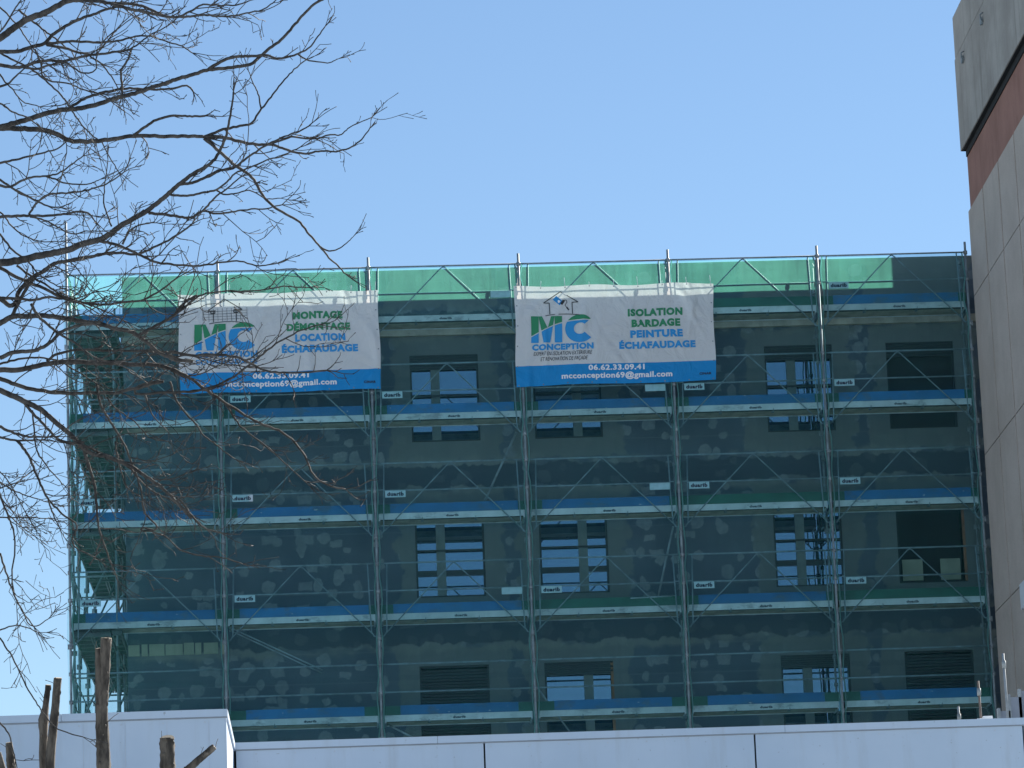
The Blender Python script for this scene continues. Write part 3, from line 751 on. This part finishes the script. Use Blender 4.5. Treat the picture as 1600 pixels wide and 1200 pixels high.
# the limbs that carry the branches: trunk to a fork just outside the picture
HUBS = {}
def at_y(p):
    d = p - CAM; return 600 - F*d.dot(AU)/d.dot(AF)
for i, (hy, zt) in enumerate(((70, 7.3), (235, 6.6), (400, 6.1), (560, 5.0), (720, 4.4), (960, 3.4))):
    q = at(-330, hy+25, TY + rt.uniform(-.5, .5)); HUBS[hy] = q
    mid = Vector(((tx+q.x)/2, TY+(q.y-TY)*.4, (zt+q.z)/2 + .14))
    lm = MB(); S_ = smooth([Vector((tx, TY, zt-.55)), Vector((tx+.35, TY+.02, zt-.1)), mid, q, q + Vector((.10, 0, .02))], 6)
    S_ = [p + rvec()*.008 for p in S_]; kk = .6 if hy == 960 else 1.0; lm.tube(S_, [kk*(26-(15+5*(hy == 960))*j/(len(S_)-1))/PXM/1.6 for j in range(len(S_))], 10)
    for p in S_[5:]:
        for _ in range(3):
            if rt.random() < .7: v = rvec(); twig(lm, p, Vector((.7+v.x*.5, v.y*.7, v.z*.8)).normalized(), rt.uniform(.12, .45), .0045, 2)
    part('limb', lm, 'bark', tree)
fields = {}
def branch(pts, w0, w1, grp, root=False, dens=1.0, tl=1.0, start=None):
    if grp not in fields: fields[grp] = (rt.uniform(-1.0, 1.0), rt.uniform(-.5, .5))
    a, b = fields[grp]; sl_ = rt.uniform(-.25, .25); x0 = pts[0][0]
    P3 = []
    for (x, y) in pts:
        Y = TY + a*max(0, (x+900))/1500 + b*((x+900)/1500)**2 + (0 if root else sl_*(x-x0)/300)
        P3.append(at(x, y, Y))
    W = [w0+(w1-w0)*i/(len(pts)-1) for i in range(len(pts))]
    if root:
        y0 = pts[0][1]; hy = min(HUBS, key=lambda h: abs(h-y0))
        q = HUBS[hy]; k = at(-120, (y0*2+at_y(q))/3, P3[0].y*.6+q.y*.4)
        P3 = [q, k] + P3; W = [w0*1.35, w0*1.15] + W
    nn = 5; S = smooth(P3, nn); WW = []
    for i in range(len(W)-1): WW += [W[i]+(W[i+1]-W[i])*k/nn for k in range(nn)]
    WW.append(W[-1])
    rad = [max(.0018, v/PXM/2) for v in WW]
    for i in range(1, len(S)-1):
        amp = min(.002 + rad[i]*.15, .13*(S[i+1]-S[i]).length); S[i] = S[i] + rvec()*amp
    mb = MB(); mb.tube(S, rad, 8 if w0 > 9 else 6)
    acc = rt.uniform(0, .05); side = 1
    first = (2*nn if root else 1)
    for i in range(first, len(S)-1):
        seg = (S[i+1]-S[i]).length; acc += seg
        gap = (.052 + rad[i]*2.2)/dens
        while acc > gap:
            acc -= gap*rt.uniform(.6, 1.5)
            if rt.random() < .82:
                ax = (S[i+1]-S[i]).normalized(); s = rvec(); s = (s - ax*s.dot(ax)); s.y *= .6; s.z += .18*side; side = -side
                s = (s - ax*s.dot(ax)).normalized(); ang = math.radians(rt.uniform(25, 60))
                L = tl*rt.choice((.05, .07, .09, .12, .16, .22, .30))*rt.uniform(.7, 1.2)
                twig(mb, S[i]+(S[i+1]-S[i])*rt.random(), ax*math.cos(ang)+s*math.sin(ang), L, min(rad[i]*.65, .0036), 2 if L > .14 else 1)
    # tip fork
    d = (S[-1]-S[-2]).normalized()
    for k in range(3): twig(mb, S[-1], (d+rvec()*.45).normalized(), tl*rt.uniform(.06, .16), max(.0016, rad[-1]*.8), 1)
    part('branch', mb, 'bark', tree)
def cz(pts, ox=0, oy=0, s=.375): return [(x*s+ox, y*s+oy) for x, y in pts]
A = lambda p: cz(p); Bq = lambda p: cz(p, 0, 350); Cq_ = lambda p: cz(p, 0, 780); Dq = lambda p: cz(p, 0, 0, .1875); Eq = lambda p: cz(p, 0, 200, .1875); Gq = lambda p: cz(p, 0, 400, .1875); Hq = lambda p: cz(p, 0, 600, .1875)
J = lambda p: cz(p, 300, 0, .1875); K_ = lambda p: cz(p, 300, 200, .1875)
BR = [
 (Dq([(0, 320), (100, 245), (220, 165), (360, 110), (470, 55), (570, 5), (680, -10)]), 12, 9, 'a', 1, .7),
 (Dq([(560, 5), (700, 5), (830, 12), (930, 30), (1060, 70), (1180, 95), (1300, 120), (1420, 140), (1550, 140), (1640, 130)])+J([(100, 125), (230, 137), (350, 130), (480, 105), (600, 75), (690, 10)]), 6, 2, 'a', 0, 1.4),
 (Dq([(930, 25), (1100, 35), (1200, 55), (1300, 100), (1400, 140), (1600, 90)])+J([(60, 50), (240, 45), (400, 35), (480, 5)]), 5, 2, 'a', 0, 1.5),
 (Dq([(0, 430), (150, 425), (270, 390), (370, 360), (440, 290), (520, 235), (650, 165), (780, 120), (880, 80), (960, 60)]), 7, 4, 'b', 1, .8),
 (Dq([(380, 370), (480, 355), (600, 345), (720, 350), (860, 355), (1000, 335), (1130, 305), (1250, 300), (1380, 345), (1520, 385), (1600, 440)]), 5, 2, 'b', 0, 1.3),
 (Dq([(390, 375), (520, 395), (630, 430), (760, 455), (900, 440), (1050, 420), (1150, 370), (1240, 300), (1400, 215)]), 5, 2, 'b', 0, 1.3),
 (Dq([(0, 540), (100, 560), (200, 555), (290, 520), (400, 505), (520, 510), (620, 490), (720, 465), (850, 450), (960, 430)]), 6, 3.5, 'c', 1, .9),
 (Dq([(200, 560), (310, 575), (420, 540), (560, 525), (620, 570), (720, 610), (800, 575), (800, 500)]), 4, 2, 'c', 0, 1),
 (Dq([(750, 470), (830, 520), (900, 600), (950, 670), (980, 730)]), 3, 2, 'c', 0, 1),
 (Dq([(1100, 400), (1070, 490), (1010, 590), (1015, 700), (1020, 800)]), 4, 4, 'e', 0, .8),
 (Dq([(150, 80), (240, 150), (350, 240), (460, 320), (560, 400), (660, 440)]), 4, 2, 'd', 0, .9),
 (Dq([(0, 1060), (120, 1025), (260, 985), (390, 945), (520, 915), (650, 905), (790, 875), (910, 835), (1020, 805), (1150, 770), (1280, 725), (1400, 685), (1500, 650), (1600, 625)])+J([(120, 585), (250, 572), (380, 555), (490, 535), (570, 470), (650, 400), (740, 335), (840, 225), (930, 120), (1040, 20), (1120, -20)]), 9, 4, 'e', 1, .45),
 (J([(140, 575), (210, 530), (290, 490), (400, 470), (520, 468), (620, 460), (700, 485), (820, 470), (900, 440), (980, 395), (1040, 320), (1110, 220)]), 6, 2, 'e', 0, .9),
 (Dq([(590, 890), (700, 825), (830, 780), (960, 750), (1080, 735), (1250, 745), (1400, 745), (1590, 735), (1610, 765)]), 5, 3, 'e', 0, .7),
 (J([(880, 450), (940, 490), (1040, 515), (1150, 520), (1220, 490)]), 3, 1.5, 'e', 0, .9),
 (Dq([(0, 1070), (120, 1070), (260, 1075), (370, 1085), (470, 1115), (560, 1165), (700, 1180), (850, 1170), (980, 1155), (1080, 1135), (1250, 1135), (1450, 1135), (1600, 1135)])+J([(100, 1140)]), 10, 6, 'f', 1, .4),
 (Dq([(1100, 1140), (1180, 1080), (1280, 1010), (1400, 970), (1500, 965), (1600, 970)])+J([(110, 965)]), 5, 3.5, 'f', 0, .5),
 (J([(100, 1140), (260, 1080), (400, 1050), (490, 1030), (560, 930), (660, 810), (740, 700), (830, 600), (950, 500)]), 5, 2, 'f', 0, .9),
 (J([(575, 900), (550, 780), (510, 690), (470, 590)]), 3, 1.5, 'f', 0, .9),
 (J([(100, 1140), (260, 1145), (420, 1185), (560, 1205), (660, 1205)])+K_([(730, 160), (830, 195), (950, 212), (1080, 190), (1200, 195), (1330, 155), (1430, 75), (1480, 5)]), 6, 2, 'f', 0, .8),
 (K_([(600, 140), (700, 115), (830, 75), (1020, 90), (1180, 55), (1230, 60), (1300, 5), (1500, -90)]), 4, 1.6, 'f', 0, 1),
 (K_([(100, 85), (230, 195), (360, 310), (500, 410), (570, 530), (660, 640), (780, 715), (880, 770), (980, 890), (1070, 990), (1140, 1080), (1220, 1150), (1270, 1210)]), 6, 2.5, 'f', 0, .35),
 (K_([(1060, 985), (1140, 1025), (1200, 1015), (1280, 965), (1340, 910)]), 3, 1.5, 'f', 0, .9),
 (Eq([(0, 1125), (150, 1105), (300, 1070), (450, 1040), (600, 1005), (700, 960), (820, 935), (920, 880), (1000, 820), (1120, 750), (1240, 680), (1340, 600), (1430, 525), (1530, 440), (1620, 375)])+K_([(100, 330), (190, 260), (240, 170), (280, 80), (310, -60), (330, -160), (345, -300)]), 13, 3, 'g', 1, .45),
 (Eq([(1500, 470), (1600, 455)])+K_([(110, 410), (220, 355), (340, 335), (430, 270), (560, 180), (660, 120), (800, 60), (950, 0), (1000, -40)]), 5, 2, 'g', 0, 1.2),
 (Eq([(1420, 555), (1560, 565)])+K_([(80, 540), (200, 515), (270, 470), (360, 380), (480, 330), (620, 270), (760, 230), (900, 160)]), 4, 2, 'g', 0, 1.2),
 (K_([(200, 515), (260, 550), (370, 545), (480, 520), (620, 590), (740, 585)]), 3, 1.5, 'g', 0, 1.1),
 (Eq([(1240, 710), (1370, 720), (1500, 740), (1600, 745)])+K_([(90, 690), (200, 715), (330, 700), (460, 680), (620, 670), (750, 640)]), 5, 2, 'g', 0, 1),
 (K_([(0, 745), (100, 680), (180, 590), (300, 500), (420, 400)]), 4, 2, 'g', 0, 1),
 (Eq([(820, 940), (940, 965), (1040, 1000), (1150, 1050), (1290, 1115), (1420, 1135), (1600, 1150)])+K_([(100, 1145), (280, 1115), (400, 1110), (560, 1150), (700, 1130)]), 5, 2, 'g', 0, 1),
 (Eq([(1020, 970), (1080, 860), (1200, 800), (1300, 790)]), 4, 1.6, 'g', 0, 1.2),
 (Eq([(930, 820), (870, 650), (870, 500), (900, 270)]), 3, 1.6, 'g', 0, .8),
 (Eq([(0, 1420), (100, 1480), (160, 1360), (260, 1250), (370, 1190), (450, 1130), (560, 1110), (690, 1090), (850, 1050), (1000, 1040), (1150, 1050), (1250, 1010), (1400, 940), (1600, 800)]), 8, 3, 'h', 1, .8),
 (Dq([(0, 440), (150, 520), (280, 590), (400, 690), (530, 820), (600, 920), (680, 1040), (770, 1130), (850, 1190)])+Eq([(900, 220), (990, 370)]), 4, 2, 'd', 1, .5),
 (Dq([(290, 410), (340, 530), (360, 640), (440, 680), (560, 690), (690, 745), (820, 780), (900, 820)]), 3.5, 2, 'd', 0, 1),
 (Eq([(0, 480), (80, 490), (160, 450), (260, 410), (380, 400), (480, 380), (600, 300), (690, 235)]), 4.5, 2, 'i', 1, 1.1),
 (Eq([(400, 405), (560, 460), (760, 460), (830, 430)]), 3, 1.5, 'i', 0, 1),
 (Eq([(0, 430), (100, 500), (250, 580), (370, 640), (440, 660), (500, 660)]), 4.5, 2.5, 'j', 1, .9),
 (Eq([(240, 720), (310, 620), (390, 560), (520, 545), (680, 525), (830, 490), (960, 420), (1030, 370)]), 4, 2, 'k', 0, .9),
 (Eq([(0, 740), (120, 735), (250, 730), (420, 730), (560, 715), (680, 695), (750, 720), (780, 760)]), 5, 2.5, 'k', 1, .8),
 (Eq([(0, 290), (100, 270), (250, 235), (380, 200), (480, 170), (560, 110)]), 4, 2, 'l', 1, 1.2),
 (Eq([(250, 740), (400, 780), (500, 835), (620, 885), (720, 860), (860, 860)]), 3, 1.6, 'k', 0, 1),
 (Eq([(0, 700), (100, 820), (200, 900), (330, 940), (530, 945)]), 3, 1.6, 'j', 1, 1.3),
 (Eq([(0, 890), (110, 1020), (230, 1110), (330, 1220), (480, 1320)]), 4, 2, 'l', 1, 1.3),
 (Gq([(0, 100), (130, 170), (250, 225), (380, 275), (500, 340), (620, 375), (750, 400), (900, 400), (1050, 385), (1180, 370), (1300, 310), (1400, 240), (1480, 180)]), 6, 2.5, 'm', 1, .8),
 (Gq([(140, 80), (260, 170), (400, 250), (520, 330), (640, 370), (780, 420), (900, 470), (1060, 550)]), 4, 2, 'm', 0, 1.3),
 (Gq([(0, 350), (130, 355), (280, 365), (400, 345), (560, 365), (680, 400)]), 5, 3, 'n', 1, .9),
 (Gq([(0, 560), (90, 510), (230, 500), (380, 500), (520, 515), (680, 545), (830, 565), (960, 605), (1060, 620), (1160, 670), (1260, 750), (1340, 815), (1450, 850), (1600, 880)])+Bq([(700, 545), (800, 550), (900, 545), (1000, 560), (1100, 610), (1180, 620), (1360, 610)]), 9, 3, 'o', 1, .7),
 (Gq([(1160, 660), (1260, 600), (1380, 540), (1480, 470), (1540, 390), (1640, 330)])+Bq([(730, 370), (780, 320), (860, 290), (960, 280), (1060, 280), (1180, 260), (1280, 265)]), 5, 2, 'o', 0, .9),
 (Gq([(100, 500), (170, 360), (250, 230), (350, 130), (450, 70), (560, 40), (700, 10), (850, -10)]), 7, 4, 'h', 0, .6),
 (Gq([(0, 950), (160, 950), (300, 920), (450, 890), (600, 880), (780, 890), (960, 895), (1150, 905), (1320, 910), (1420, 940), (1560, 1010)])+Bq([(720, 610), (800, 650), (900, 720), (980, 770), (1080, 830), (1180, 870), (1260, 950), (1310, 1050), (1370, 1090), (1440, 1105)]), 9, 2.5, 'p', 1, .6),
 (Gq([(390, 880), (450, 830), (560, 795), (720, 780), (900, 790), (1050, 790), (1250, 790), (1400, 800)])+Bq([(600, 530), (780, 545), (920, 580), (1070, 600)]), 5, 2, 'p', 0, 1),
 (Gq([(0, 1020), (100, 1060), (250, 1105), (400, 1130), (560, 1145), (750, 1140), (950, 1140), (1150, 1100), (1350, 1050)])+Bq([(560, 690), (700, 700), (850, 690), (950, 650), (1060, 570), (1150, 500), (1240, 450), (1330, 420)]), 8, 2.5, 'q', 1, .8),
 (Gq([(0, 850), (120, 800), (280, 790), (420, 720), (500, 640), (620, 590), (780, 560)]), 7, 4, 'n', 0, .8),
 (Gq([(0, 900), (150, 860), (330, 850), (500, 880), (640, 960), (800, 1060)]), 4, 2, 'r', 1, 1.1),
 (Gq([(260, 400), (320, 500), (420, 590), (500, 650), (620, 720), (720, 800), (850, 870), (1000, 880), (1150, 830)]), 5, 2, 'n', 0, 1),
 (Hq([(-20, 45), (120, 105), (240, 160), (340, 215), (430, 290), (520, 365), (600, 430), (660, 500), (740, 570), (900, 610), (1000, 650), (1100, 690), (1200, 760), (1320, 840), (1430, 940), (1520, 1040), (1600, 1120)])+Cq_([(740, 0), (800, 70), (850, 120), (920, 140)]), 10, 2.5, 's', 1, .7),
 (Hq([(690, 520), (740, 680), (790, 860), (805, 1000), (815, 1150)])+Cq_([(430, 180), (460, 260), (490, 340)]), 6, 2, 's', 0, .7),
 (Hq([(700, 510), (850, 580), (1000, 640), (1130, 700), (1260, 790), (1400, 795), (1560, 745)]), 4, 2, 's', 0, .9),
 (Hq([(1000, 650), (1100, 720), (1190, 830), (1300, 910), (1420, 960), (1540, 1060)]), 3.5, 1.6, 's', 0, .8),
 (Hq([(180, 130), (250, 220), (340, 310), (420, 400), (500, 470), (600, 490)]), 5, 4, 's', 0, .8),
 (Hq([(-20, 350), (120, 410), (250, 440), (420, 440)]), 5, 2.5, 't', 1, 1.1),
 (Hq([(-10, 445), (150, 470), (350, 468)]), 4, 2.5, 't', 1, .9),
 (Hq([(150, 480), (220, 570), (290, 720), (350, 860), (410, 970), (520, 1080), (640, 1190)])+Cq_([(300, 175), (400, 245)]), 5, 2, 't', 0, .6),
 (Hq([(400, 970), (440, 1080), (490, 1190)]), 3, 1.8, 't', 0, .8),
 (Hq([(-10, 900), (40, 1030), (80, 1130), (110, 1210)])+Cq_([(60, 400), (90, 460), (140, 530)]), 4, 2, 'u', 1, .9),
 (Hq([(0, 820), (100, 880), (250, 940), (400, 985)]), 3, 1.5, 'u', 1, 1.7), (Hq([(-10, 720), (60, 800), (150, 950), (240, 1110)]), 2.5, 1.5, 'u', 1, 1.5),
 (Hq([(-10, 870), (120, 830), (270, 790)]), 2.5, 1.5, 'u', 1, 1.4), (Hq([(-10, 1110), (150, 1110), (400, 1120)]), 2.5, 1.5, 'u', 1, 1),
 (Hq([(270, 220), (330, 600), (430, 730), (540, 850)]), 3, 1.6, 's', 0, .9),
 (Hq([(800, -10), (840, 180), (900, 280), (960, 380), (1060, 560), (1110, 690), (1170, 860), (1210, 1080), (1300, 1210)])+Cq_([(590, 120), (680, 150), (750, 210), (840, 235), (930, 245), (1010, 270)]), 4.5, 2, 'p', 0, .7),
 (Hq([(890, 110), (950, 190), (1030, 250), (1140, 330), (1240, 440), (1400, 480)]), 3, 1.6, 'q', 0, 1),
 (Hq([(1415, -20), (1470, 140), (1560, 260), (1640, 340)])+Bq([(840, 870), (900, 920), (980, 980)]), 4, 2, 'p', 0, .8),
 (Hq([(1210, 95), (1260, 240), (1400, 400)]), 3, 1.5, 'o', 0, .7),
 (Hq([(960, 480), (1000, 690), (1060, 860), (1170, 940)]), 3, 1.5, 'p', 0, .8),
 (Bq([(940, 750), (1000, 840), (1100, 920), (1200, 1010), (1290, 1090)]), 3.5, 1.6, 'p', 0, .8),
 (Cq_([(0, 225), (30, 320), (60, 400), (90, 460), (140, 530), (-0+200, 500)]), 3.5, 1.5, 'u', 0, .8),
 (Cq_([(-10, 570), (40, 640), (90, 740), (140, 830), (180, 890), (230, 950), (290, 975), (345, 990)]), 3, 1.8, 'v', 1, .3),
 (Cq_([(-10, 925), (35, 975), (50, 1030), (65, 1090)]), 3, 2, 'v', 1, .3),
 (Cq_([(-10, 550), (70, 525), (160, 555)]), 2.5, 1.5, 'v', 1, .6),
 (Dq([(0, 60), (90, 150), (180, 260), (260, 380)]), 3, 2, 'l', 1, 1), (Dq([(0, 260), (90, 130), (160, 20), (190, -20)]), 3, 2, 'c', 1, 1.3), (Dq([(0, 720), (60, 700), (150, 620), (230, 550)]), 4, 2, 'c', 1, 1.1),
 (Dq([(0, 860), (100, 930), (240, 985), (370, 1095)]), 3, 2, 'i', 1, 1.2), (Dq([(0, 620), (40, 680), (110, 750), (180, 840), (330, 890)]), 3, 1.6, 'i', 1, 1.2),
]
for pts, w0, w1, grp, root, dens in BR: branch(pts, w0, w1, grp, bool(root), dens*(1.45 if grp in 'mnopqrstu' else .6 if grp in 'ef' else .95), .8 if grp in 'ef' else 1.0)

# ------------------------------------------------------------------ pollarded tree (cut stems bottom left)
PY = CAM.y + 20; PP = F/20
pol = thing('pollarded_tree', (at(170, 1500, PY).x, PY, 0), 'freshly pollarded tree with sawn-off bare stems in front of the white cabin', 'tree')
hx = at(175, 1200, PY).x
head = Vector((hx, PY, 3.35))
pm = MB(); pm.tube([(hx+.05, PY, 0), (hx+.02, PY+.02, 1.2), (hx, PY, 2.4), (hx, PY, 3.1), (hx, PY, 3.42)], [.19, .16, .15, .19, .10], 14); part('trunk', pm, 'bark_stump', pol)
def stem(pts, ws, dy=0, lab=None, cutmat='cut', tilt=.25):
    P3 = [at(x, y, PY+dy) for x, y in pts]; b = P3[-1]
    P3 = P3 + [b*.5+head*.5+Vector(((b.x-hx)*.25, 0, -.12)), head+Vector(((b.x-hx)*.1, 0, -.05))]; ws = list(ws)+[ws[-1]*1.15, ws[-1]*1.3]
    P3.reverse(); ws.reverse()
    S = smooth(P3, 6); rr = []
    for i in range(len(ws)-1): rr += [(ws[i]+(ws[i+1]-ws[i])*k/6)/PP/2 for k in range(6)]
    rr.append(ws[-1]/PP/2)
    mb = MB(); rnd = random.Random(int(pts[0][0])); n0 = len(mb.v)
    mb.tube(S, rr, 18, 0, True, 1)
    for i, v in enumerate(mb.v):                     # knobbly bark
        ring = (i-n0)//18
        if ring < len(S)-1:
            c = S[ring]; k = 1 + .10*math.sin(i*2.7+ring*.9) * rnd.uniform(.2, 1) + .05*rnd.uniform(-1, 1)
            mb.v[i] = tuple(c + (Vector(v)-c)*k)
    for i in range(len(mb.v)-18, len(mb.v)):         # sloping saw cut
        q = mb.v[i]; mb.v[i] = (q[0], q[1], q[2] + tilt*(q[1]-S[-1].y) + .15*tilt*(q[0]-S[-1].x))
    for i in range(3, len(S)-3, 5):                  # dormant knots
        a = rnd.uniform(0, 6.28); c = S[i] + Vector((math.cos(a), -abs(math.sin(a)), 0))*rr[i]*.95
        mb.tube([c-Vector((0, 0, .012)), c, c+Vector((0, 0, .014))], [.003, rr[i]*.28, .003], 6)
    for i in range(len(S)//2, len(S)-4, 4):
        if rnd.random() < .45: twig(mb, S[i] + Vector((rnd.choice((-1, 1))*rr[i]*.8, -rr[i]*.4, 0)), Vector((rnd.uniform(-1, 1), -.3, .6)).normalized(), rnd.uniform(.03, .09), .0022, 0)
    o = part('stem', mb, ['bark_stump', cutmat], pol)
    if lab: o['label'] = lab
    return o
stem([(152.5, 1013), (153.5, 1020), (155.5, 1050), (158, 1090), (159.5, 1130), (161, 1165), (162, 1200)], [8, 10, 14, 18, 20, 21, 22], 0, 'tallest stem with a split top')
stem([(166, 997), (165.5, 1003), (164.5, 1040), (163.5, 1080), (162.5, 1100), (162, 1200)], [17.5, 17.5, 15.5, 13, 12, 12], -.012)
stem([(90.5, 1059), (89.5, 1068), (86, 1110), (83, 1140), (78, 1200)], [12.5, 12.5, 12.5, 13.5, 15], -.03)
stem([(75.5, 1070), (74.5, 1078), (71, 1106), (68, 1125), (68, 1150), (66.5, 1200)], [9, 9, 10, 16, 13, 10], .03)
stem([(14, 1160), (14.5, 1165), (16, 1185), (18, 1200)], [10, 11, 13, 14], .06)
stem([(-2, 1176), (-1, 1180), (4, 1200)], [7, 8, 10], -.05)
stem([(261, 1153), (261, 1158), (261.5, 1180), (262, 1200)], [22, 22.5, 23, 24], -.06, 'thick short stem with a pale sawn top', 'cut', .55)
stem([(335, 1166.5), (331, 1170), (312, 1186), (294, 1202), (262, 1230)], [10, 10.5, 11, 12, 13], .05, 'thin slanting stem', 'bark_stump')
